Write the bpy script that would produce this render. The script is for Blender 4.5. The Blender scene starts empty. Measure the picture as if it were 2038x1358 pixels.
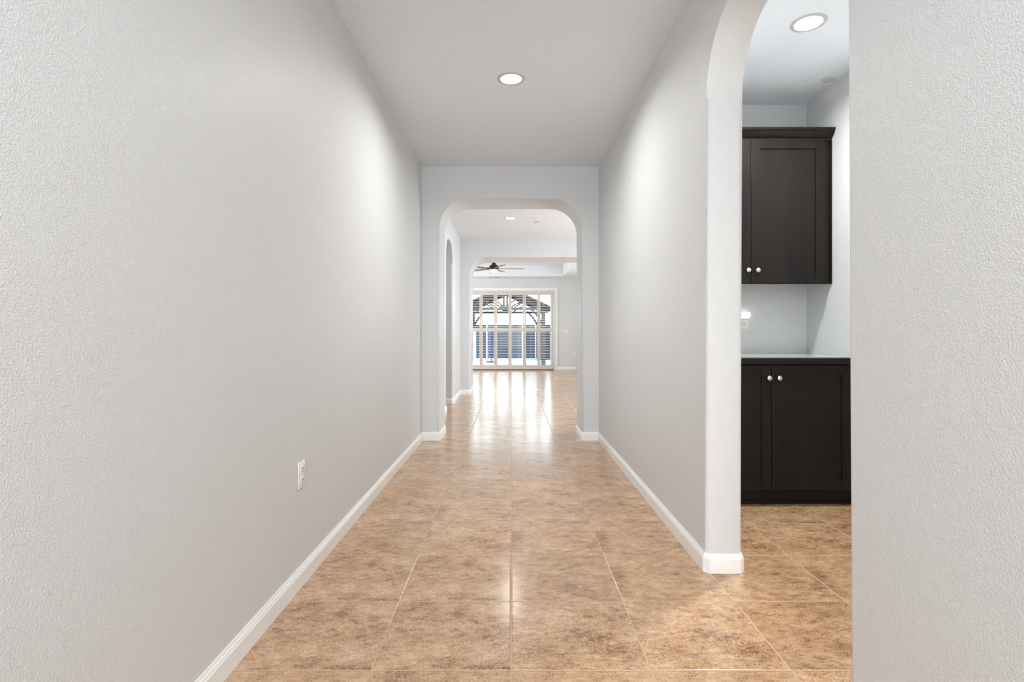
import bpy, bmesh, math, random
from mathutils import Vector, Matrix
PI = math.pi
random.seed(7)
SC = bpy.context.scene
COL = SC.collection

# ---------------------------------------------------------------- camera
EYE = 1.10
cam_d = bpy.data.cameras.new('camera')
cam = bpy.data.objects.new('camera', cam_d); COL.objects.link(cam)
cam.location = (0, 0, EYE); cam.rotation_euler = (PI/2, 0, 0)
cam_d.sensor_width = 36.0; cam_d.lens = 36.0*1079/2038
cam_d.shift_x = 0.0005; cam_d.shift_y = -0.00736
cam_d.clip_start = 0.02; cam_d.clip_end = 300
SC.camera = cam

# ---------------------------------------------------------------- world, lights, exposure
vs = SC.view_settings
vs.view_transform = 'Standard'; vs.look = 'None'; vs.gamma = 1.0
vs.use_curve_mapping = False
vs.exposure = 1.07
w = bpy.data.worlds.new('world'); SC.world = w; w.use_nodes = True
bgn = w.node_tree.nodes['Background']
bgn.inputs[0].default_value = (0.82, 0.91, 1.0, 1); bgn.inputs[1].default_value = 4.6

def area(name, loc, rot, sx, sy, power, color=(1, 1, 1), shape='RECTANGLE', spread=PI):
    l = bpy.data.lights.new(name, 'AREA'); l.shape = shape
    l.size = sx
    if shape in ('RECTANGLE', 'ELLIPSE'): l.size_y = sy
    l.energy = power; l.color = color; l.spread = spread
    o = bpy.data.objects.new(name, l); COL.objects.link(o)
    o.location = loc; o.rotation_euler = rot
    return o
# unseen fill lights added to brighten the rooms
COOL = (0.93, 0.97, 1.0)
area('entry_fill', (0.0, -5.3, 1.35), (PI/2, 0, 0), 1.7, 2.6, 55, COOL)         # added; stands in for daylight from behind, no door is built
area('overhead_fill', (0.0, -0.1, 2.79), (0, 0, 0), 0.34, 0.34, 11.5, (0.95, 0.98, 1.0), 'DISK')  # unseen light without a fixture, added to lift the near walls
pl = bpy.data.lights.new('foyer_fill', 'POINT'); pl.energy = 36; pl.shadow_soft_size = 0.16; pl.color = (0.93, 0.97, 1.0)
plo = bpy.data.objects.new('foyer_fill', pl); COL.objects.link(plo); plo.location = (0.0, -3.0, 1.9)  # added point light for ceiling and walls; no pendant hangs here
area('kitchen_fill', (3.15, 7.9, 1.5), (PI/2, 0, PI/2), 2.6, 1.8, 44, COOL)       # added fill on the right; that wall has no window
area('pantry_fill', (1.63, 0.45, 1.2), (PI/2, 0, 0), 0.9, 2.1, 6.5, (1.0, 0.985, 0.97))         # added to brighten the pantry; its near wall is closed
area('side_room_fill', (-2.6, 8.0, 1.4), (PI/2, 0, -PI/2), 1.2, 1.4, 2.5, COOL)  # added to light the side room, which has no window
area('great_room_fill', (-4.4, 13.4, 1.5), (PI/2, 0, -PI/2), 3.4, 2.0, 75, COOL)  # added great room fill in front of the solid left wall
area('great_room_fill', (3.1, 13.0, 1.6), (PI/2, 0, PI/2), 2.4, 1.6, 22, COOL)  # second added fill, in front of the solid right wall

# ---------------------------------------------------------------- materials
def srgb(r, g, b):
    f = lambda c: (c/12.92 if c <= 0.04045 else ((c+0.055)/1.055)**2.4)
    return (f(r/255), f(g/255), f(b/255), 1)

def mat(name, col, rough=0.5, metal=0.0, spec=0.5, emit=None, estr=0.0):
    m = bpy.data.materials.new(name); m.use_nodes = True
    b = m.node_tree.nodes['Principled BSDF']
    b.inputs['Base Color'].default_value = col
    b.inputs['Roughness'].default_value = rough
    b.inputs['Metallic'].default_value = metal
    b.inputs['Specular IOR Level'].default_value = spec
    if emit:
        b.inputs['Emission Color'].default_value = emit; b.inputs['Emission Strength'].default_value = estr
    return m

class NT:
    def __init__(s, m):
        s.t = m.node_tree; s.n = s.t.nodes; s.l = s.t.links; s.b = s.n['Principled BSDF']
    def node(s, typ, **kw):
        n = s.n.new(typ)
        for k, v in kw.items(): setattr(n, k, v)
        return n
    def set(s, inp, v):
        if isinstance(v, bpy.types.NodeSocket): s.l.new(v, inp)
        else: inp.default_value = v
    def math(s, op, a, b=0.0, c=None, clamp=False):
        n = s.node('ShaderNodeMath', operation=op, use_clamp=clamp)
        s.set(n.inputs[0], a); s.set(n.inputs[1], b)
        if c is not None: s.set(n.inputs[2], c)
        return n.outputs[0]
    def mix(s, f, a, b, blend='MIX'):
        n = s.node('ShaderNodeMix', data_type='RGBA', blend_type=blend)
        s.set(n.inputs[0], f); s.set(n.inputs[6], a); s.set(n.inputs[7], b)
        return n.outputs[2]
    def noise(s, vec, scale, detail=2, rough=0.5, dist=0.0):
        n = s.node('ShaderNodeTexNoise')
        s.set(n.inputs['Vector'], vec)
        n.inputs['Scale'].default_value = scale; n.inputs['Detail'].default_value = detail
        n.inputs['Roughness'].default_value = rough; n.inputs['Distortion'].default_value = dist
        return n.outputs['Fac']
    def ramp(s, f, stops):
        n = s.node('ShaderNodeValToRGB'); s.set(n.inputs[0], f)
        e = n.color_ramp.elements
        while len(e) < len(stops): e.new(0.5)
        for x, (p, c) in zip(e, stops): x.position = p; x.color = c
        return n.outputs[0]
    def maprange(s, v, a, b, c=0.0, d=1.0):
        n = s.node('ShaderNodeMapRange'); s.set(n.inputs[0], v)
        for i, x in enumerate((a, b, c, d)): n.inputs[i+1].default_value = x
        return n.outputs[0]
    def bump(s, h, strength, dist, normal=None):
        n = s.node('ShaderNodeBump'); n.inputs['Strength'].default_value = strength
        n.inputs['Distance'].default_value = dist; s.set(n.inputs['Height'], h)
        if normal is not None: s.l.new(normal, n.inputs['Normal'])
        return n.outputs[0]

def painted(name, col, rough=0.5, bump=0.5, scale=110, dist=0.0012, spec=0.5):
    m = mat(name, col, rough, spec=spec); t = NT(m)
    pos = t.node('ShaderNodeNewGeometry').outputs['Position']
    f = t.noise(pos, scale, 2, 0.5, 0.3)
    h = t.maprange(f, 0.42, 0.62)
    t.l.new(t.bump(h, bump, dist), t.b.inputs['Normal'])
    return m
M_WALL = painted('orange_peel_wall_paint', srgb(223, 225, 226), 0.42, 0.85, 290, 0.0009)
M_CEIL = painted('flat_ceiling_paint', srgb(234, 240, 246), 0.75, 0.35, 90, 0.0010, 0.3)
M_TRIM = mat('white_semigloss_trim', srgb(247, 247, 246), 0.32)
M_PLATE = mat('white_plastic', srgb(240, 239, 236), 0.35)
M_SLOT = mat('dark_slot', srgb(35, 33, 32), 0.6)
M_RING = mat('lamp_trim_ring', srgb(200, 200, 200), 0.5)
M_BAFFLE = mat('lamp_baffle_white', srgb(245, 245, 245), 0.4)
M_LENS = mat('lit_lens', (1, 1, 1, 1), 0.5, emit=(1, 0.98, 0.95, 1), estr=6.0)
M_WARMLENS = mat('warm_lit_globe', (1, 0.9, 0.7, 1), 0.4, emit=(1, 0.80, 0.50, 1), estr=0.62)
M_NICKEL = mat('brushed_nickel', srgb(222, 214, 205), 0.28, 1.0)
M_BLACK = mat('black_metal', srgb(38, 34, 33), 0.4, 0.3)
M_BLADE = mat('dark_walnut_blade', srgb(112, 98, 92), 0.35)
M_GREYMETAL = mat('grey_metal_grille', srgb(150, 149, 148), 0.5)
M_SHUT = mat('shutter_white_paint', srgb(214, 206, 197), 0.4)
M_TRACK = mat('bronze_track', srgb(90, 84, 80), 0.5, 0.4)
M_CONC = painted('concrete_patio', srgb(150, 158, 168), 0.8, 0.5, 30, 0.003)
M_CHIP = mat('dark_chip', srgb(25, 22, 20), 0.6)
M_PALE = mat('pale_post_paint', srgb(225, 222, 214), 0.6)

def floor_mat():
    m = mat('tan_ceramic_tile', srgb(190, 155, 120), 0.2); t = NT(m)
    S = 0.457
    pos = t.node('ShaderNodeNewGeometry').outputs['Position']
    sp = t.node('ShaderNodeSeparateXYZ'); t.l.new(pos, sp.inputs[0])
    u = t.math('DIVIDE', t.math('ADD', sp.outputs[0], 0.0015), S)
    v = t.math('DIVIDE', t.math('SUBTRACT', sp.outputs[1], 1.769), S)
    fu, fv = t.math('FRACT', u), t.math('FRACT', v)
    iu, iv = t.math('FLOOR', u), t.math('FLOOR', v)
    eu = t.math('MINIMUM', fu, t.math('SUBTRACT', 1.0, fu))
    ev = t.math('MINIMUM', fv, t.math('SUBTRACT', 1.0, fv))
    e = t.math('MULTIPLY', t.math('MINIMUM', eu, ev), S)
    grout = t.maprange(e, 0.0022, 0.0032, 1.0, 0.0)
    idv = t.node('ShaderNodeCombineXYZ'); t.set(idv.inputs[0], iu); t.set(idv.inputs[1], iv)
    wn = t.node('ShaderNodeTexWhiteNoise', noise_dimensions='2D'); t.l.new(idv.outputs[0], wn.inputs['Vector'])
    r = wn.outputs['Value']
    # every tile carries one of a few printed faces
    face = t.math('MULTIPLY', t.math('FLOOR', t.math('MULTIPLY', r, 4.0)), 5.3)
    lc = t.node('ShaderNodeCombineXYZ')
    t.set(lc.inputs[0], fu); t.set(lc.inputs[1], fv); t.set(lc.inputs[2], face)
    mp = t.node('ShaderNodeMapping'); t.l.new(lc.outputs[0], mp.inputs[0])
    mp.inputs['Rotation'].default_value = (0, 0, 0.25); mp.inputs['Scale'].default_value = (1.0, 1.7, 1)
    P = mp.outputs[0]
    big = t.noise(P, 2.6, 7, 0.68, 0.3)
    mid = t.noise(P, 11.0, 6, 0.75, 0.4)
    fine = t.noise(lc.outputs[0], 95.0, 3, 0.7)
    v0 = t.math('ADD', t.math('MULTIPLY', big, 0.34), t.math('ADD', t.math('MULTIPLY', mid, 0.34), t.math('MULTIPLY', fine, 0.42)))
    v0 = t.maprange(v0, 0.435, 0.665)
    c = t.ramp(v0, [(0.0, srgb(112, 78, 56)), (0.25, srgb(158, 118, 86)), (0.45, srgb(194, 155, 120)),
                    (0.72, srgb(211, 175, 138)), (1.0, srgb(228, 204, 176))])
    # mauve clouding
    pk = t.maprange(t.noise(P, 4.3, 4, 0.6, 0.3), 0.55, 0.75, 0.0, 0.42)
    c = t.mix(pk, c, srgb(168, 130, 112))
    # fine dark cracks
    vn = t.math('ABSOLUTE', t.math('SUBTRACT', t.noise(P, 2.1, 5, 0.65, 1.2), 0.5))
    gate = t.maprange(t.noise(P, 3.1, 1, 0.5), 0.52, 0.60)
    crack = t.math('MULTIPLY', t.maprange(vn, 0.0, 0.010, 0.9, 0.0), gate)
    c = t.mix(crack, c, srgb(120, 76, 50))
    spk = t.maprange(t.noise(lc.outputs[0], 120.0, 2, 0.6), 0.58, 0.70, 0.0, 0.6)
    c = t.mix(spk, c, srgb(120, 88, 62))
    tone = t.maprange(r, 0.0, 1.0, 0.93, 1.04)
    wsp = t.maprange(t.noise(P, 3.4, 4, 0.7, 0.2), 0.62, 0.74, 0.0, 0.5)
    c = t.mix(wsp, c, srgb(222, 206, 190))
    och = t.maprange(t.noise(P, 5.7, 3, 0.6, 0.2), 0.56, 0.72, 0.0, 0.4)
    c = t.mix(och, c, srgb(206, 160, 104))
    cm = t.node('ShaderNodeVectorMath', operation='SCALE'); t.l.new(c, cm.inputs[0]); t.l.new(tone, cm.inputs['Scale'])
    col = t.mix(grout, cm.outputs[0], srgb(196, 168, 136))
    t.l.new(col, t.b.inputs['Base Color'])
    rg = t.math('ADD', t.maprange(mid, 0.3, 0.7, 0.15, 0.22), t.math('MULTIPLY', grout, 0.55))
    t.l.new(rg, t.b.inputs['Roughness'])
    t.b.inputs['Specular IOR Level'].default_value = 0.8
    h = t.maprange(e, 0.0015, 0.006)
    n1 = t.bump(h, 0.6, 0.0022)
    n2 = t.bump(mid, 0.03, 0.002, n1)
    t.l.new(n2, t.b.inputs['Normal'])
    return m
M_FLOOR = floor_mat()

def wood_mat(name, c0, c1, rough, axis=2, scale=9.0):
    m = mat(name, c0, rough, spec=0.24); t = NT(m)
    pos = t.node('ShaderNodeNewGeometry').outputs['Position']
    mp = t.node('ShaderNodeMapping'); t.l.new(pos, mp.inputs[0])
    s = [1.0, 1.0, 1.0]; s[axis] = 0.10
    mp.inputs['Scale'].default_value = s
    a = t.noise(mp.outputs[0], scale, 4, 0.6, 1.0); b = t.noise(mp.outputs[0], scale*14, 3, 0.6)
    f = t.maprange(t.math('ADD', t.math('MULTIPLY', a, 0.6), t.math('MULTIPLY', b, 0.4)), 0.35, 0.65)
    t.l.new(t.mix(f, c0, c1), t.b.inputs['Base Color'])
    t.l.new(t.bump(b, 0.15, 0.0006), t.b.inputs['Normal'])
    return m
M_ESP = wood_mat('espresso_stained_wood', srgb(14, 11, 10), srgb(29, 23, 20), 0.46)
M_GAZ = wood_mat('dark_gazebo_timber', srgb(48, 42, 42), srgb(72, 64, 62), 0.75, 0)
M_ROOF = wood_mat('dark_roof_boards', srgb(50, 39, 36), srgb(78, 64, 58), 0.8, 0)

def fence_mat():
    m = mat('shaded_blue_grey_boards', srgb(95, 105, 125), 0.85); t = NT(m)
    pos = t.node('ShaderNodeNewGeometry').outputs['Position']
    sp = t.node('ShaderNodeSeparateXYZ'); t.l.new(pos, sp.inputs[0])
    k = t.math('DIVIDE', sp.outputs[0], 0.14)
    wn = t.node('ShaderNodeTexWhiteNoise', noise_dimensions='1D'); t.l.new(t.math('FLOOR', k), wn.inputs['W'])
    c = t.ramp(wn.outputs['Value'], [(0.0, srgb(28, 36, 56)), (0.5, srgb(58, 66, 86)), (1.0, srgb(96, 96, 106))])  # the cool shade on the boards is put into these blue-grey tones
    fr = t.math('FRACT', k)
    gap = t.maprange(t.math('MINIMUM', fr, t.math('SUBTRACT', 1.0, fr)), 0.02, 0.05, 1.0, 0.0)
    n = t.noise(pos, 6, 4, 0.6)
    c = t.mix(t.maprange(n, 0.4, 0.7, 0, 0.5), c, srgb(60, 62, 76))
    t.l.new(t.mix(gap, c, srgb(25, 25, 32)), t.b.inputs['Base Color'])
    return m
M_FENCE = fence_mat()
M_DARKSHED = mat('dark_blue_grey_siding', srgb(26, 32, 42), 0.7)
M_BLUE = mat('blue_shade_fabric', srgb(40, 56, 92), 0.8)

def glass_mat(name, tint, ior=1.45, rough=0.0):
    m = bpy.data.materials.new(name); m.use_nodes = True
    t = m.node_tree; t.nodes.clear()
    out = t.nodes.new('ShaderNodeOutputMaterial'); mx = t.nodes.new('ShaderNodeMixShader')
    tr = t.nodes.new('ShaderNodeBsdfTransparent'); gl = t.nodes.new('ShaderNodeBsdfGlossy'); fr = t.nodes.new('ShaderNodeFresnel')
    tr.inputs[0].default_value = tint; gl.inputs['Roughness'].default_value = rough; fr.inputs[0].default_value = ior
    t.links.new(fr.outputs[0], mx.inputs[0]); t.links.new(tr.outputs[0], mx.inputs[1]); t.links.new(gl.outputs[0], mx.inputs[2])
    t.links.new(mx.outputs[0], out.inputs[0])
    return m
M_PANE = glass_mat('window_glass', (0.93, 0.97, 0.96, 1), 1.22)
M_GLASSTOP = glass_mat('green_tinted_glass', (0.55, 0.70, 0.64, 1), 1.5, 0.03)

# ---------------------------------------------------------------- helpers
def bx(bm, x0, x1, y0, y1, z0, z1, bev=0.0, seg=2):
    n0 = set(bm.verts)
    r = bmesh.ops.create_cube(bm, size=1.0)
    vsn = r['verts']
    for v in vsn:
        v.co = Vector(((x0+x1)/2+v.co.x*(x1-x0), (y0+y1)/2+v.co.y*(y1-y0), (z0+z1)/2+v.co.z*(z1-z0)))
    if bev > 0:
        es = list({e for v in vsn for e in v.link_edges})
        bmesh.ops.bevel(bm, geom=es, offset=bev, segments=seg, profile=0.5, affect='EDGES')
    return bm

def box_bm(*a, **k): return bx(bmesh.new(), *a, **k)

def lathe(bm, prof, axis_o, axis='z', seg=32, caps=True):
    """prof: list of (r, t); revolves round the axis through axis_o"""
    rings = []
    for r, tt in prof:
        ring = []
        for i in range(seg):
            a = 2*PI*i/seg
            if axis == 'z': p = (r*math.cos(a), r*math.sin(a), tt)
            elif axis == 'y': p = (r*math.cos(a), tt, r*math.sin(a))
            else: p = (tt, r*math.cos(a), r*math.sin(a))
            ring.append(bm.verts.new(Vector(axis_o)+Vector(p)))
        rings.append(ring)
    for A, B in zip(rings, rings[1:]):
        for i in range(seg):
            j = (i+1) % seg
            bm.faces.new((A[i], A[j], B[j], B[i]))
    if caps:
        bm.faces.new(rings[0]); bm.faces.new(list(reversed(rings[-1])))
    return bm

def bar(bm, p0, p1, wdt, hgt, up=(0, 0, 1)):
    p0, p1 = Vector(p0), Vector(p1); d = (p1-p0).normalized(); u = Vector(up)
    s = d.cross(u).normalized(); u = s.cross(d).normalized()
    vs_ = []
    for p in (p0, p1):
        for a, b in ((-1, -1), (1, -1), (1, 1), (-1, 1)):
            vs_.append(bm.verts.new(p + s*a*wdt/2 + u*b*hgt/2))
    for f in ((0, 1, 2, 3), (7, 6, 5, 4), (0, 4, 5, 1), (1, 5, 6, 2), (2, 6, 7, 3), (3, 7, 4, 0)):
        bm.faces.new([vs_[i] for i in f])
    return bm

def wpos(o):
    p = Vector((0, 0, 0))
    while o is not None:
        p += Vector(o.location); o = o.parent
    return p

def obj(name, bm, m, parent=None, smooth=30, wn=False):
    """geometry is given in world metres; it is shifted into the parent's frame"""
    bmesh.ops.recalc_face_normals(bm, faces=bm.faces)
    if smooth:
        for f in bm.faces: f.smooth = True
        for e in bm.edges:
            if len(e.link_faces) == 2 and e.calc_face_angle(0) > math.radians(smooth): e.smooth = False
    if parent is not None:
        bmesh.ops.translate(bm, verts=bm.verts, vec=-wpos(parent))
    me = bpy.data.meshes.new(name); bm.to_mesh(me); bm.free()
    for mm in (m if isinstance(m, (list, tuple)) else [m]): me.materials.append(mm)
    o = bpy.data.objects.new(name, me); COL.objects.link(o)
    if parent is not None: o.parent = parent
    if wn:
        md = o.modifiers.new('wn', 'WEIGHTED_NORMAL'); md.keep_sharp = True
    return o

def thing(name, label, cat, loc=(0, 0, 0), group=None):
    o = bpy.data.objects.new(name, None); COL.objects.link(o)
    o.empty_display_size = 0.1
    o.location = loc; o['label'] = label; o['category'] = cat
    if group: o['group'] = group
    return o

def tag(o, label, cat, group=None):
    o['label'] = label; o['category'] = cat
    if group: o['group'] = group
    return o

def struct(name, bm, m, label=None, cat=None, **k):
    o = obj(name, bm, m, **k); o['kind'] = 'structure'
    if label: o['label'] = label
    if cat: o['category'] = cat
    return o

def dup(root, loc, label, group=None):
    r = root.copy(); COL.objects.link(r); r.location = loc; r['label'] = label
    if group: r['group'] = group
    for ch in list(root.children):
        c = ch.copy(); COL.objects.link(c); c.parent = r
        for g in ch.children:
            d = g.copy(); COL.objects.link(d); d.parent = c
    return r

# ---------------------------------------------------------------- the house shell
ZC = 2.812            # ceiling height
XL, XR = -0.919, 0.895  # hall walls
Y1, Y1B = 5.56, 6.03  # first cross wall
Y2, Y2B = 9.745, 10.50  # second cross wall
YG = 16.40            # back wall of the great room
ZT = 2.483; RA = 0.30   # arches: crown height, corner radius

struct('floor', box_bm(-4.6, 3.3, -5.4, YG+0.12, -0.06, 0), M_FLOOR, 'tan and brown mottled square ceramic floor tiles with pale grout', 'floor', smooth=0)

def arch_wall(name, axis, a0, a1, t0, t1, openings, label, ztop=ZC+0.06, bev=0.022, ):
    """a wall along `axis` with rounded openings down to the floor: (o0, o1, top, radius)"""
    bm = bmesh.new(); pts = [(a0, 0.0)]; onflag = [False]
    for (o0, o1, top, r) in openings:
        seq = [(o0, 0.0)]
        n = 14
        for i in range(n+1):
            a = PI - (PI/2)*i/n
            seq.append((o0+r+r*math.cos(a), top-r+r*math.sin(a)))
        for i in range(n+1):
            a = PI/2 - (PI/2)*i/n
            seq.append((o1-r+r*math.cos(a), top-r+r*math.sin(a)))
        seq.append((o1, 0.0))
        pts += seq; onflag += [True]*len(seq)
    pts += [(a1, 0.0), (a1, ztop), (a0, ztop)]; onflag += [False]*3
    mk = (lambda a, z, t: (a, t, z)) if axis == 'x' else (lambda a, z, t: (t, a, z))
    A = [bm.verts.new(mk(a, z, t0)) for a, z in pts]; B = [bm.verts.new(mk(a, z, t1)) for a, z in pts]
    bm.faces.new(A); bm.faces.new(list(reversed(B)))
    n = len(pts)
    for i in range(n):
        j = (i+1) % n
        bm.faces.new((A[i], B[i], B[j], A[j]))
    es = []
    for L in (A, B):
        for i in range(n):
            j = (i+1) % n
            if onflag[i] and onflag[j] and not (pts[i][1] == 0 and pts[j][1] == 0):
                e = bm.edges.get((L[i], L[j]))
                if e: es.append(e)
    if bev and es: bmesh.ops.bevel(bm, geom=es, offset=bev, segments=5, profile=0.5, affect='EDGES')
    return struct(name, bm, M_WALL, label, 'wall', smooth=35, wn=True)

arch_wall('wall_left', 'y', -5.4, Y1+0.01, XL-0.16, XL, [], 'long pale grey textured hall wall on the left')
arch_wall('wall_right', 'y', -5.4, Y1+0.01, XR, XR+0.164, [(1.44, 2.49, ZT, RA)], 'pale grey textured hall wall on the right with arched pantry opening')
arch_wall('wall_middle', 'x', XL-0.2, 3.3, Y1, Y1B, [(-0.741, 0.724, ZT, RA)], 'cross wall at the end of the hall with a wide rounded arch')
arch_wall('wall_far_left', 'y', Y1B-0.01, Y2+0.01, XL-0.30, XL, [(7.62, 8.46, ZT, RA)], 'left wall past the arch with a narrow arched opening')
arch_wall('wall_far', 'x', -4.6, 3.3, Y2, Y2B, [(-0.748, 2.5, 2.472, RA)], 'second cross wall with a rounded arch in front of the great room', ztop=3.12)
struct('wall_far_right', box_bm(3.2, 3.32, Y1, YG+0.1, 0, 3.14), M_WALL, smooth=0)
struct('wall_entry', box_bm(XL-0.2, 1.2, -5.52, -5.4, 0, ZC+0.06), M_WALL, smooth=0)
# side room behind the narrow arch
struct('wall_side_room', box_bm(-3.0, -2.9, 6.3, Y2, 0, ZC+0.06), M_WALL, smooth=0)
struct('wall_side_room', box_bm(-3.0, -1.1, 6.2, 6.3, 0, ZC+0.06), M_WALL, smooth=0)
# pantry
PXR, PYB = 2.209, 4.06
struct('wall_pantry_back', box_bm(XR+0.16, PXR+0.1, PYB, PYB+0.1, 0, ZC+0.06), M_WALL, 'pale grey pantry back wall behind the dark cabinets', 'wall', smooth=0)
struct('wall_pantry_right', box_bm(PXR, PXR+0.1, 0.3, PYB+0.05, 0, ZC+0.06), M_WALL, 'pale grey pantry side wall on the right', 'wall', smooth=0)
struct('wall_pantry_near', box_bm(XR+0.16, PXR+0.1, 0.25, 0.35, 0, ZC+0.06), M_WALL, smooth=0)
# great room
DX0, DX1, DZ = -2.235, 1.275, 2.395
bm = bmesh.new()
bx(bm, -4.6, DX0, YG, YG+0.15, 0, 3.14); bx(bm, DX1, 3.3, YG, YG+0.15, 0, 3.14); bx(bm, DX0, DX1, YG, YG+0.15, DZ, 3.14)
struct('wall_back', bm, M_WALL, 'far pale grey wall of the great room around the patio door', 'wall', smooth=0)
struct('wall_great_room_left', box_bm(-4.62, -4.5, Y2, YG+0.1, 0, 3.14), M_WALL, smooth=0)

# ceilings
def plate(bm, x0, x1, y0, y1, z, hole=None):
    if not hole:
        bm.faces.new([bm.verts.new(p) for p in ((x0, y0, z), (x0, y1, z), (x1, y1, z), (x1, y0, z))]); return
    cx, cy, r = hole; N = 48; s = 0.16
    sq = (cx-s, cx+s, cy-s, cy+s)
    for (a, b, c, d) in ((x0, x1, y0, sq[2]), (x0, x1, sq[3], y1), (x0, sq[0], sq[2], sq[3]), (sq[1], x1, sq[2], sq[3])):
        plate(bm, a, b, c, d, z)
    out, inn = [], []
    for i in range(N):
        a = 2*PI*i/N; c, sn = math.cos(a), math.sin(a); k = s/max(abs(c), abs(sn))
        out.append(bm.verts.new((cx+c*k, cy+sn*k, z))); inn.append(bm.verts.new((cx+c*r, cy+sn*r, z)))
    for i in range(N):
        j = (i+1) % N; bm.faces.new((out[i], out[j], inn[j], inn[i]))
LIGHTS = [(-0.003, 3.64), (-0.015, 8.03), (1.635, 2.985)]
RH = 0.074
bm = bmesh.new()
plate(bm, XL-0.1, XR+0.05, -5.45, Y1+0.05, ZC, (*LIGHTS[0], RH))
plate(bm, -3.0, 3.25, Y1B-0.05, Y2+0.05, ZC, (*LIGHTS[1], RH))
plate(bm, XR+0.1, PXR+0.05, 0.3, PYB+0.05, ZC, (*LIGHTS[2], RH))
struct('ceiling', bm, M_CEIL, 'smooth pale grey hall ceiling', 'ceiling', smooth=0)
# tray ceiling of the great room
ZS, ZTY = 2.762, 3.065
TX0, TX1, TY0, TY1 = -3.4, 1.50, 11.3, 15.72
bm = bmesh.new()
bx(bm, -4.6, TX0, Y2B, YG+0.1, ZS, ZS+0.4); bx(bm, TX1, 3.3, Y2B, YG+0.1, ZS, ZS+0.4)
bx(bm, TX0, TX1, Y2B-0.02, TY0, ZS, ZS+0.4); bx(bm, TX0, TX1, TY1, YG+0.1, ZS, ZS+0.4)
bx(bm, TX0-0.05, TX1+0.05, TY0-0.05, TY1+0.05, ZTY, ZTY+0.08)
struct('ceiling_tray', bm, M_CEIL, 'recessed tray ceiling of the great room', 'ceiling', smooth=0)
# roof slab over everything
struct('roof', box_bm(-4.7, 3.4, -5.6, YG+0.3, 3.17, 3.3), M_WALL, smooth=0)

# ---------------------------------------------------------------- baseboards
BH, BT = 0.088, 0.013
PROF = [(0.0, 0.0), (BT, 0.0), (BT, 0.064), (BT-0.003, 0.070), (BT-0.003, 0.074), (BT-0.007, 0.080), (BT-0.009, BH), (0.0, BH)]
def baseboard(name, path, label=None):
    """path: points (x, y) along the wall face, the room on the LEFT of travel"""
    bm = bmesh.new(); n = len(path); P = [Vector((p[0], p[1])) for p in path]; rows = []
    for i in range(n):
        d0 = (P[i]-P[i-1]).normalized() if i > 0 else None
        d1 = (P[i+1]-P[i]).normalized() if i < n-1 else None
        if d0 is None: d0 = d1
        if d1 is None: d1 = d0
        n0, n1 = Vector((-d0.y, d0.x)), Vector((-d1.y, d1.x))
        m = (n0+n1).normalized(); k = 1.0/max(0.3, m.dot(n0))
        rows.append([bm.verts.new((P[i].x+m.x*k*a, P[i].y+m.y*k*a, z+0.001)) for a, z in PROF])
    for A, B in zip(rows, rows[1:]):
        for i in range(len(PROF)):
            j = (i+1) % len(PROF); bm.faces.new((A[i], A[j], B[j], B[i]))
    bm.faces.new(rows[0]); bm.faces.new(list(reversed(rows[-1])))
    return struct(name, bm, M_TRIM, label, 'baseboard' if label else None, smooth=15)
c = 0.016  # chamfer block at bullnose corners
# left hall wall, round the left jamb of the arch, to the narrow opening (travel +y on the left wall needs the room on the right: reverse paths)
baseboard('baseboard_left', [(XL-0.25, 7.62), (XL-c, 7.62), (XL, 7.62-c), (XL, Y1B), (-0.741-c, Y1B), (-0.741, Y1B-c), (-0.741, Y1+c), (-0.741-c, Y1), (XL, Y1), (XL, -5.39)],
          'white baseboard along the left hall wall and arch jamb')
baseboard('baseboard_far_left', [(-0.748-c, Y2B), (-0.748, Y2B-c), (-0.748, Y2+c), (-0.748-c, Y2), (XL, Y2), (XL, 8.46+c), (XL-c, 8.46), (XL-0.29, 8.46)],
          'white baseboard between the narrow opening and the second arch')
baseboard('baseboard_right',
          [(XR+0.164, 3.48), (XR+0.164, 2.49+c), (XR+0.164-c, 2.49), (XR+c, 2.49), (XR, 2.49+c), (XR, Y1), (0.724+c, Y1), (0.724, Y1+c), (0.724, Y1B-c), (0.724+c, Y1B), (3.19, Y1B)],
          'white baseboard round the pantry pillar and along the right hall wall')
baseboard('baseboard_near_right', [(XR, -5.39), (XR, 1.44-c), (XR+c, 1.44), (XR+0.164-c, 1.44), (XR+0.164, 1.44-c), (XR+0.164, 0.36)])
baseboard('baseboard_pantry', [(PXR, 0.36), (PXR, 3.505)], 'white baseboard on the pantry side wall meeting the cabinet')
baseboard('baseboard_back', [(3.19, YG), (1.395, YG)], 'white baseboard right of the patio door')
baseboard('baseboard_back', [(-2.36, YG), (-4.49, YG)])

# ---------------------------------------------------------------- patio door and its casing
bm = bmesh.new()
CW = 0.118
for (x0, x1, z0, z1) in ((DX1, DX1+CW, 0.0, DZ+0.085), (DX0-CW, DX0, 0.0, DZ+0.085), (DX0, DX1, DZ, DZ+0.085)):
    bx(bm, x0, x1, YG-0.018, YG+0.02, z0, z1, bev=0.004)
    # raised outer band
for (x0, x1, z0, z1) in ((DX1+CW-0.03, DX1+CW, 0.0, DZ+0.053), (DX0-CW, DX0-CW+0.03, 0.0, DZ+0.053), (DX0-CW, DX1+CW, DZ+0.055, DZ+0.088)):
    bx(bm, x0, x1, YG-0.026, YG-0.016, z0, z1, bev=0.003)
struct('trim_1', bm, M_TRIM, 'white casing around the patio door', 'door casing', smooth=20)

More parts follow.
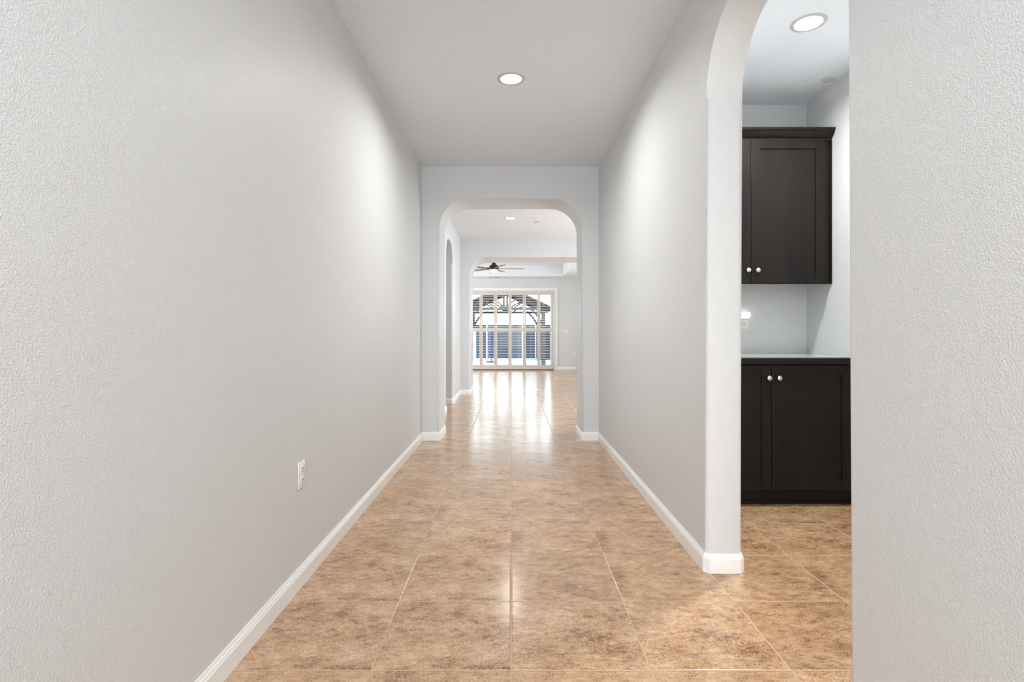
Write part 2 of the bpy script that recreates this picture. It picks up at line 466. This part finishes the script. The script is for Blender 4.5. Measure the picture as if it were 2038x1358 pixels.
door = thing('door_1', 'glazed sliding patio door behind the white shutters', 'patio door', ((DX0+DX1)/2, YG+0.1, 0)); door['kind'] = 'structure'
bm = bmesh.new()
bx(bm, DX0, DX0+0.05, YG+0.05, YG+0.15, 0, DZ); bx(bm, DX1-0.05, DX1, YG+0.05, YG+0.15, 0, DZ)
bx(bm, DX0+0.05, DX1-0.05, YG+0.05, YG+0.15, DZ-0.05, DZ); bx(bm, DX0+0.05, DX1-0.05, YG+0.05, YG+0.15, 0, 0.03)
obj('door_frame', bm, M_TRIM, door, smooth=0)
MUL = [DX0+0.05, -1.345, -0.0415, DX1-0.05]     # the door's stiles stand behind shutter stiles
for k in range(3):
    xa, xb = MUL[k], MUL[k+1]
    y0 = YG+0.10 if k != 1 else YG+0.065
    bm = bmesh.new(); s = 0.045
    bx(bm, xa, xa+s, y0, y0+0.03, 0.03, DZ-0.05); bx(bm, xb-s, xb, y0, y0+0.03, 0.03, DZ-0.05)
    bx(bm, xa+s, xb-s, y0, y0+0.03, DZ-0.05-s, DZ-0.05); bx(bm, xa+s, xb-s, y0, y0+0.03, 0.03, 0.03+s)
    sash = obj('sash', bm, M_TRIM, door, smooth=0)
    obj('pane', box_bm(xa+s, xb-s, y0+0.012, y0+0.018, 0.03+s, DZ-0.05-s), M_PANE, sash, smooth=0)

# shutters: eight bi-fold panels inside the opening
SW = 0.4345; X_R = 1.262; SZ0, SZ1 = 0.022, 2.375; YS = YG-0.055
g = 'plantation shutter panels across the patio door'
lab = ['rightmost white louvered shutter panel next to the door casing', 'second white louvered shutter panel from the right casing',
       'third white louvered shutter panel from the right casing', 'fourth white louvered shutter panel from the right casing',
       'fifth white louvered shutter panel from the right casing, beside the bright seam', 'sixth shutter panel from the right, cut off by the arch jamb',
       'seventh white shutter panel from the right, hidden behind the arch jamb', 'leftmost white shutter panel, hidden behind the arch jamb']
first = thing('shutter_panel', lab[0], 'shutter', (X_R-SW/2, YS, SZ0), g)
x0, x1 = X_R-SW+0.0015, X_R-0.0015
st = 0.044; y0, y1 = YS-0.016, YS+0.016
Z = lambda py: EYE-(py-664)/1079*YS        # heights read off the shutters' own plane
bot, mid0, mid1, top = 0.155, 1.155, 1.265, 2.255
bm = bmesh.new()
bx(bm, x0, x0+st, y0, y1, SZ0, SZ1, bev=0.003); bx(bm, x1-st, x1, y0, y1, SZ0, SZ1, bev=0.003)
for a, b in ((SZ0, bot), (mid0, mid1), (top, SZ1)): bx(bm, x0+st, x1-st, y0, y1, a, b, bev=0.002)
obj('shutter_frame', bm, M_SHUT, first, smooth=20)
def louvers(za, zb, n, tilt):
    bm = bmesh.new(); p = (zb-za)/n
    for i in range(n):
        zc = za+p*(i+0.5); pts = []
        w2, t2 = 0.040, 0.0055
        ca, sa = math.cos(tilt), math.sin(tilt)
        for k in range(12):
            a = 2*PI*k/12; py, pz = w2*math.cos(a), t2*math.sin(a)
            pts.append((py*ca-pz*sa, py*sa+pz*ca))
        A = [bm.verts.new((x0+st+0.002, YS+p_[0], zc+p_[1])) for p_ in pts]; B = [bm.verts.new((x1-st-0.002, YS+p_[0], zc+p_[1])) for p_ in pts]
        bm.faces.new(A); bm.faces.new(list(reversed(B)))
        for k in range(12):
            j = (k+1) % 12; bm.faces.new((A[k], B[k], B[j], A[j]))
    return bm
obj('louvers', louvers(mid1, top, 13, 0.0), M_SHUT, first, smooth=60)
obj('louvers', louvers(bot, mid0, 13, -0.03), M_SHUT, first, smooth=60)
bm = bmesh.new(); bx(bm, x1-st-0.014, x1-st-0.006, YS-0.047, YS-0.040, bot+0.06, mid0-0.05); bx(bm, x1-st-0.014, x1-st-0.006, YS-0.047, YS-0.040, mid1+0.06, top-0.05)
obj('tilt_rod', bm, M_SHUT, first, smooth=0)
for k in range(1, 8): dup(first, (X_R-SW/2-k*SW, YS, SZ0), lab[k], g)
struct('trim_2', box_bm(DX0+0.002, DX1-0.002, YS-0.02, YS+0.02, 0.001, 0.018), M_TRACK, 'dark shutter floor track under the panels', 'track', smooth=0)
struct('trim_3', box_bm(DX0+0.002, DX1-0.002, YS-0.02, YS+0.02, SZ1+0.004, DZ-0.002), M_TRIM, smooth=0)

# ---------------------------------------------------------------- wall plates
def bent(cx, cy, cz, ang):
    """matrix taking a plate facing -y, centred at the origin, onto a wall"""
    return Matrix.Translation((cx, cy, cz)) @ Matrix.Rotation(ang, 4, 'Z')
def xf(bm, M): bmesh.ops.transform(bm, matrix=M, verts=bm.verts); return bm
def outlet(label, loc, ang, group=None):
    t = thing('wall_outlet', label, 'outlet', loc, group); M = bent(*loc, ang)
    obj('cover_plate', xf(box_bm(-0.036, 0.036, -0.006, 0.0, -0.058, 0.058, bev=0.003), M), M_PLATE, t, smooth=30)
    for dz in (-0.024, 0.024):
        s = obj('socket', xf(box_bm(-0.0165, 0.0165, -0.0085, -0.005, dz-0.0165, dz+0.0165, bev=0.003), M), M_PLATE, t)
        b = bmesh.new(); bx(b, -0.0075, -0.0045, -0.0089, -0.008, dz-0.001, dz+0.009); bx(b, 0.0045, 0.0075, -0.0089, -0.008, dz-0.001, dz+0.008)
        lathe(b, [(0.003, -0.0089), (0.003, -0.008)], (0, 0, dz-0.008), 'y', 12)
        obj('slots', xf(b, M), M_SLOT, s, smooth=0)
    b = lathe(bmesh.new(), [(0.003, -0.0075), (0.003, -0.005)], (0, 0, 0), 'y', 12)
    obj('screw', xf(b, M), M_NICKEL, t)
    return t
outlet('white duplex outlet low on the left hall wall', (XL, 2.363, 0.485), PI/2)
outlet('white duplex outlet on the pantry backsplash under the night light', (1.737, PYB, 1.192), 0)
outlet('small white outlet low on the far left wall past the narrow opening', (XL, 8.86, 0.44), PI/2)
outlet('small white outlet low on the far wall beside the right arch edge', (1.915, YG, 0.455), 0)
t = thing('switch_plate', 'white four gang switch plate on the far wall right of the patio door', 'light switch', (1.627, YG, 1.155))
obj('cover_plate', box_bm(1.535, 1.72, YG-0.006, YG, 1.097, 1.213, bev=0.003), M_PLATE, t)
for k in range(4):
    xx = 1.558+k*0.046
    obj('rocker', box_bm(xx-0.0, xx+0.032-0.004, YG-0.011, YG-0.005, 1.12, 1.19, bev=0.002), M_PLATE, t)
obj('sensor_dot', lathe(bmesh.new(), [(0.010, -0.013), (0.010, -0.010)], (1.571, YG, 1.175), 'y', 14), M_SLOT, t)
t = thing('night_light', 'small glowing white night light plugged in above the pantry counter', 'night light', (1.735, PYB-0.009, 1.22))
obj('housing', box_bm(1.703, 1.770, PYB-0.030, PYB-0.009, 1.204, 1.222, bev=0.004), M_PLATE, t)
obj('lamp_shade', box_bm(1.701, 1.772, PYB-0.045, PYB-0.009, 1.222, 1.258, bev=0.006), mat('night_light_shade', (1, 1, 1, 1), 0.4, emit=(1, 1, 1, 1), estr=0.9), t)

# ---------------------------------------------------------------- recessed lights
def downlight(label, x, y, power):
    t = thing('recessed_light', label, 'ceiling light', (x, y, ZC), 'recessed ceiling lights')
    obj('trim_ring', lathe(bmesh.new(), [(0.068, 0.004), (0.070, -0.004), (0.092, -0.003), (0.094, 0.0), (0.070, 0.0)], (x, y, ZC), 'z', 48, caps=False), M_RING, t, smooth=40)
    obj('baffle', lathe(bmesh.new(), [(0.070, -0.003), (0.066, 0.02), (0.054, 0.062), (0.054, 0.10)], (x, y, ZC), 'z', 48, caps=False), M_BAFFLE, t, smooth=40)
    obj('lens', lathe(bmesh.new(), [(0.0538, 0.060), (0.04, 0.056), (0.001, 0.054)], (x, y, ZC), 'z', 32, caps=True), M_LENS, t, smooth=60)
    l = area('lamp_beam', (0, 0, 0.016), (0, 0, 0), 0.12, 0.12, power, (1.0, 0.985, 0.96), 'DISK')
    l.parent = t
    return t
downlight('round recessed light in the hall ceiling before the first arch', *LIGHTS[0], 14)
downlight('small far recessed light seen through the first arch', *LIGHTS[1], 4)
downlight('large round recessed light over the pantry', *LIGHTS[2], 18)
def cover(label, x, y):
    o = obj('sprinkler_cover', lathe(bmesh.new(), [(0.038, 0.0), (0.040, -0.004), (0.036, -0.008), (0.001, -0.009)], (x, y, ZC), 'z', 28), M_RING, smooth=40)
    tag(o, label, 'sprinkler cover', 'ceiling sprinkler covers')
    return o
cover('small round sprinkler cover right of the far recessed light', 0.395, 8.33)
cover('small round sprinkler cover beside the pantry side wall', 2.135, 3.65)

# supply air vent in the soffit before the patio door
t = thing('air_vent', 'narrow air vent slots in the far ceiling above the patio door', 'vent', (-0.53, 16.06, ZS))
obj('vent_frame', box_bm(-0.72, -0.34, 15.99, 16.13, ZS-0.006, ZS, bev=0.002), M_TRIM, t)
for k in range(2):
    xa = -0.705+k*0.19
    b = bmesh.new()
    for q in range(5): bx(b, xa, xa+0.165, 16.0+q*0.024, 16.014+q*0.024, ZS-0.009, ZS-0.006)
    obj('slats', b, M_SLOT if k else M_GREYMETAL, t, smooth=0)

# ---------------------------------------------------------------- ceiling fan
FX, FY = -0.42, 12.9
t = thing('ceiling_fan', 'dark five blade ceiling fan with a warm lit bowl light', 'ceiling fan', (FX, FY, 2.64))
obj('canopy', lathe(bmesh.new(), [(0.07, 3.065), (0.07, 3.03), (0.03, 2.99)], (FX, FY, 0), 'z', 24), M_BLACK, t)
obj('downrod', lathe(bmesh.new(), [(0.013, 3.0), (0.013, 2.76)], (FX, FY, 0), 'z', 14), M_BLACK, t)
obj('motor_housing', lathe(bmesh.new(), [(0.02, 2.785), (0.045, 2.775), (0.05, 2.745), (0.09, 2.725), (0.118, 2.68), (0.122, 2.64), (0.10, 2.62)], (FX, FY, 0), 'z', 32), M_BLACK, t, smooth=50)
obj('light_bowl', lathe(bmesh.new(), [(0.098, 2.619), (0.095, 2.595), (0.075, 2.575), (0.04, 2.562), (0.002, 2.558)], (FX, FY, 0), 'z', 32), M_WARMLENS, t, smooth=50)
for k in range(5):
    a = math.radians(1+72*k)
    b = bmesh.new(); N = 10; U, L = [], []
    for i in range(N+1):
        s = i/N; r = 0.16+0.57*s; wd = 0.052+0.022*s if i < N else 0.058
        for lst, z in ((U, 0.004), (L, -0.004)):
            lst.append((b.verts.new((r, -wd, z)), b.verts.new((r, wd, z))))
    for i in range(N):
        b.faces.new((U[i][0], U[i+1][0], U[i+1][1], U[i][1])); b.faces.new((L[i][0], L[i][1], L[i+1][1], L[i+1][0]))
        b.faces.new((U[i][0], L[i][0], L[i+1][0], U[i+1][0])); b.faces.new((U[i][1], U[i+1][1], L[i+1][1], L[i][1]))
    b.faces.new((U[0][0], U[0][1], L[0][1], L[0][0])); b.faces.new((U[N][0], L[N][0], L[N][1], U[N][1]))
    M = Matrix.Translation((FX, FY, 2.642)) @ Matrix.Rotation(a, 4, 'Z') @ Matrix.Rotation(math.radians(10), 4, 'X')
    bl = obj('blade', xf(b, M), M_BLADE, t)
    b = bmesh.new(); bx(b, 0.10, 0.20, -0.018, 0.018, -0.010, -0.004, bev=0.002)
    obj('blade_bracket', xf(b, M), M_BLACK, bl)

# ---------------------------------------------------------------- pantry cabinets
SX = 1.645; DW = 0.5085; XCL = XR+0.166; XCR = PXR-0.002
def shaker(name, x0, x1, z0, z1, yf, rail, parent, knob):
    """door whose front face is at yf; frame and recessed panel"""
    th = 0.020; b = bmesh.new()
    bx(b, x0, x0+rail, yf, yf+th, z0, z1, bev=0.0015); bx(b, x1-rail, x1, yf, yf+th, z0, z1, bev=0.0015)
    bx(b, x0+rail, x1-rail, yf, yf+th, z0, z0+rail, bev=0.0015); bx(b, x0+rail, x1-rail, yf, yf+th, z1-rail, z1, bev=0.0015)
    d = obj(name, b, M_ESP, parent, smooth=20)
    obj('door_panel', box_bm(x0+rail-0.003, x1-rail+0.003, yf+0.009, yf+0.016, z0+rail-0.003, z1-rail+0.003), M_ESP, d, smooth=0)
    kx, kz = knob
    obj('knob', lathe(bmesh.new(), [(0.0055, 0.001), (0.0055, -0.011), (0.0115, -0.014), (0.016, -0.019), (0.0162, -0.024), (0.013, -0.028), (0.002, -0.029)], (kx, yf, kz), 'y', 28), M_NICKEL, d, smooth=50)
    return d
# base cabinet
YF = 3.430
t = thing('base_cabinet', 'espresso wood base cabinet with shaker doors standing on the pantry floor', 'cabinet', ((XCL+XCR)/2, 3.75, 0))
obj('cabinet_body', box_bm(XCL, XCR, YF+0.021, PYB-0.002, 0.105, 0.905), M_ESP, t, smooth=0)
obj('toe_kick', box_bm(XCL, XCR, YF+0.075, PYB-0.01, 0.002, 0.106), M_ESP, t, smooth=0)
obj('shoe_moulding', box_bm(XCL, XCR, YF+0.062, YF+0.075, 0.002, 0.02, bev=0.004), M_ESP, t)
shaker('cabinet_door', SX+0.0015, SX+DW, 0.108, 0.898, YF, 0.060, t, (SX+0.042, 0.818))
shaker('cabinet_door', SX-DW, SX-0.0015, 0.108, 0.898, YF, 0.060, t, (SX-0.022-0.0, 0.818))
ct = tag(obj('countertop', box_bm(XCL, XCR, YF-0.022, PYB-0.001, 0.9065, 0.944, bev=0.002), M_ESP), 'dark wood countertop edge on the pantry base cabinet', 'countertop')
gt = tag(obj('glass_top', box_bm(XCL, XCR, YF-0.022, PYB-0.001, 0.9445, 0.951), mat('pale_backed_glass', srgb(184, 194, 188), 0.10), smooth=0), 'thin pale green glass sheet lying on the dark countertop', 'glass top')
obj('polished_edge', box_bm(XCL, XCR, YF-0.0245, YF-0.0221, 0.9445, 0.951), mat('green_glass_edge', srgb(120, 146, 134), 0.15), gt, smooth=0)
# wall cabinet
YU = 3.722
t = thing('wall_cabinet', 'espresso wood wall cabinet with crown moulding hung above the counter', 'cabinet', ((XCL+XCR)/2, PYB, 1.443))
bm = box_bm(XCL, XCR, YU+0.040, PYB-0.002, 1.476, 2.445); bx(bm, XCL, XCR, YU+0.021, YU+0.040, 1.443, 2.445)
obj('cabinet_body', bm, M_ESP, t, smooth=0)
shaker('cabinet_door', SX+0.0015, SX+DW, 1.447, 2.432, YU, 0.062, t, (SX+0.040, 1.533))
shaker('cabinet_door', SX-DW, SX-0.0015, 1.447, 2.432, YU, 0.062, t, (SX-0.025, 1.533))
b = bmesh.new()
prof = [(YU+0.021, 2.428), (YU+0.012, 2.428), (YU+0.010, 2.445), (YU+0.004, 2.450), (YU-0.004, 2.456), (YU-0.014, 2.468), (YU-0.024, 2.486), (YU-0.030, 2.490), (YU-0.032, 2.506), (YU+0.021, 2.506)]
A = [b.verts.new((XCL, y, z)) for y, z in prof]; B = [b.verts.new((XCR, y, z)) for y, z in prof]
b.faces.new(A); b.faces.new(list(reversed(B)))
for i in range(len(prof)):
    j = (i+1) % len(prof); b.faces.new((A[i], B[i], B[j], A[j]))
bx(b, XCL, XCR, YU+0.021, PYB-0.002, 2.445, 2.506)
obj('crown_moulding', b, M_ESP, t, smooth=20)
b = bmesh.new(); bx(b, XCR-0.012, XCR, YU+0.008, YU+0.021, 1.443, 2.428, bev=0.003)
obj('scribe_moulding', b, M_ESP, t)

# speck on the floor tile
b = bmesh.new(); bmesh.ops.create_icosphere(b, subdivisions=2, radius=1.0)
bmesh.ops.transform(b, verts=b.verts, matrix=Matrix.Translation((0.818, 1.924, 0.0012)) @ Matrix.Rotation(-0.9, 4, 'Z') @ Matrix.Diagonal((0.007, 0.002, 0.0012, 1)))
tag(obj('debris_chip', b, M_CHIP), 'tiny black chip lying on the floor tile near the pantry pillar', 'debris')

# ---------------------------------------------------------------- outside
GZ = -0.08
struct('patio', box_bm(-14, 14, YG+0.16, 40, GZ-0.1, GZ), M_CONC, 'pale concrete patio beyond the door', 'patio', smooth=0)
GY0, GY1 = 20.4, 23.9; GXc = -0.246; HW = 1.45
t = thing('gazebo', 'dark timber gable roofed gazebo standing on the patio', 'gazebo', (GXc, (GY0+GY1)/2, GZ))
BZ0, BZ1 = 1.975, 2.085
for yy in (GY0, GY1):
    for s in (-1, 1):
        obj('post', box_bm(GXc+s*HW-0.08, GXc+s*HW+0.08, yy-0.08+0.08, yy+0.16, GZ, BZ1, bev=0.006), M_GAZ, t)
        b = bmesh.new(); N = 8; P = []
        for i in range(N+1):
            q = i/N; x = HW-0.06-0.40*q; z = 1.48+0.50*math.sin(q*PI/2*0.9)
            P.append((GXc+s*x, yy+0.08, z))
        for p, q in zip(P, P[1:]): bar(b, p, q, 0.09, 0.07, (0, 1, 0))
        obj('knee_brace', b, M_GAZ, t)
    obj('tie_beam', box_bm(GXc-HW-0.3, GXc+HW+0.3, yy+0.02, yy+0.14, BZ0, BZ1, bev=0.004), M_GAZ, t)
    R0 = 2.86
    for s in (-1, 1):
        b = bar(bmesh.new(), (GXc, yy+0.08, R0-0.05), (GXc+s*1.75, yy+0.08, R0-0.05-0.467*1.75), 0.09, 0.11, (0, 0, 1))
        obj('rafter', b, M_GAZ, t)
        obj('king_post', box_bm(GXc+s*0.07-0.024, GXc+s*0.07+0.024, yy+0.05, yy+0.11, BZ1, R0-0.08), M_GAZ, t)
        b = bmesh.new(); P = []
        for i in range(9):
            q = i/8; P.append((GXc+s*(0.06+0.62*q), yy+0.08, BZ1+0.02+0.36*math.sin(q*PI/2)))
        for p, q in zip(P, P[1:]): bar(b, p, q, 0.06, 0.06, (0, 1, 0))
        obj('curved_brace', b, M_GAZ, t)
        obj('web_strut', bar(bmesh.new(), (GXc+s*0.35, yy+0.08, BZ1), (GXc+s*0.85, yy+0.08, BZ1+0.30), 0.06, 0.06, (0, 1, 0)), M_GAZ, t)
    obj('gusset', box_bm(GXc-0.16, GXc+0.16, yy+0.03, yy+0.13, BZ1-0.01, BZ1+0.07, bev=0.02), M_GAZ, t)
for s in (-1, 1):
    obj('eave_beam', box_bm(GXc+s*HW-0.06, GXc+s*HW+0.06, GY0-0.2, GY1+0.35, BZ1, BZ1+0.12, bev=0.004), M_GAZ, t)
    b = bmesh.new(); z0, z1 = R0+0.035, R0+0.035-0.467*1.85; x1 = GXc+s*1.85
    bar(b, (GXc, (GY0+GY1)/2+0.08, z0), (x1, (GY0+GY1)/2+0.08, z1), GY1-GY0+0.6, 0.05, (0, 0, 1))
    obj('roof_slope', b, M_ROOF, t, smooth=0)
    b = bmesh.new()
    for k in range(5):
        d = 0.25+k*0.34
        bx(b, GXc+s*d-0.02, GXc+s*d+0.02, GY0-0.2, GY1+0.3, R0-0.467*d-0.05, R0-0.467*d)
    obj('purlins', b, M_GAZ, t, smooth=0)

t = thing('fence', 'tall blue grey board fence behind the gazebo', 'fence', (0, 25.2, GZ))
FT = 1.53
px = lambda p: (p-1018)/1079*25.2
posts = [-9.0, -6.5, px(900), px(969), px(1040), px(1066), 3.4, 6.0, 9.0]
for a, b_ in zip(posts, posts[1:]):
    obj('board_panel', box_bm(a+0.03, b_-0.03, 25.19, 25.23, GZ+0.02, FT-0.02), M_FENCE, t, smooth=0)
for p in posts: obj('fence_post', box_bm(p-0.03, p+0.03, 25.16, 25.25, GZ, FT+0.04, bev=0.004), M_PALE, t)
t = thing('storage_shed', 'dark low storage shed against the fence at the right', 'shed', (2.5, 24.5, GZ))
obj('wall_panels', box_bm(1.29, 3.0, 24.4, 25.08, GZ, 1.38, bev=0.01), M_DARKSHED, t)
obj('lid', box_bm(1.25, 3.04, 24.36, 25.12, 1.38, 1.44, bev=0.01), M_DARKSHED, t)
tag(obj('porch_column', lathe(bmesh.new(), [(0.07, GZ), (0.07, GZ+0.05), (0.05, GZ+0.07), (0.05, 1.18), (0.07, 1.20), (0.07, 1.25)], (-1.36, 20.0, 0), 'z', 20), M_PALE), 'round white column standing outside at the left shutter panels', 'column')
t = thing('patio_umbrella', 'closed blue patio umbrella standing beyond the second left shutter', 'umbrella', (-0.82, 22.2, GZ))
obj('umbrella_canopy', lathe(bmesh.new(), [(0.02, 1.25), (0.06, 1.2), (0.08, 0.6), (0.11, 0.25), (0.05, 0.2)], (-0.82, 22.2, 0), 'z', 16), M_BLUE, t, smooth=50)
obj('pole', lathe(bmesh.new(), [(0.02, GZ+0.05), (0.02, 0.3)], (-0.82, 22.2, 0), 'z', 10), M_BLACK, t)
obj('base', lathe(bmesh.new(), [(0.22, GZ), (0.22, GZ+0.04), (0.04, GZ+0.07)], (-0.82, 22.2, 0), 'z', 20), M_BLACK, t)
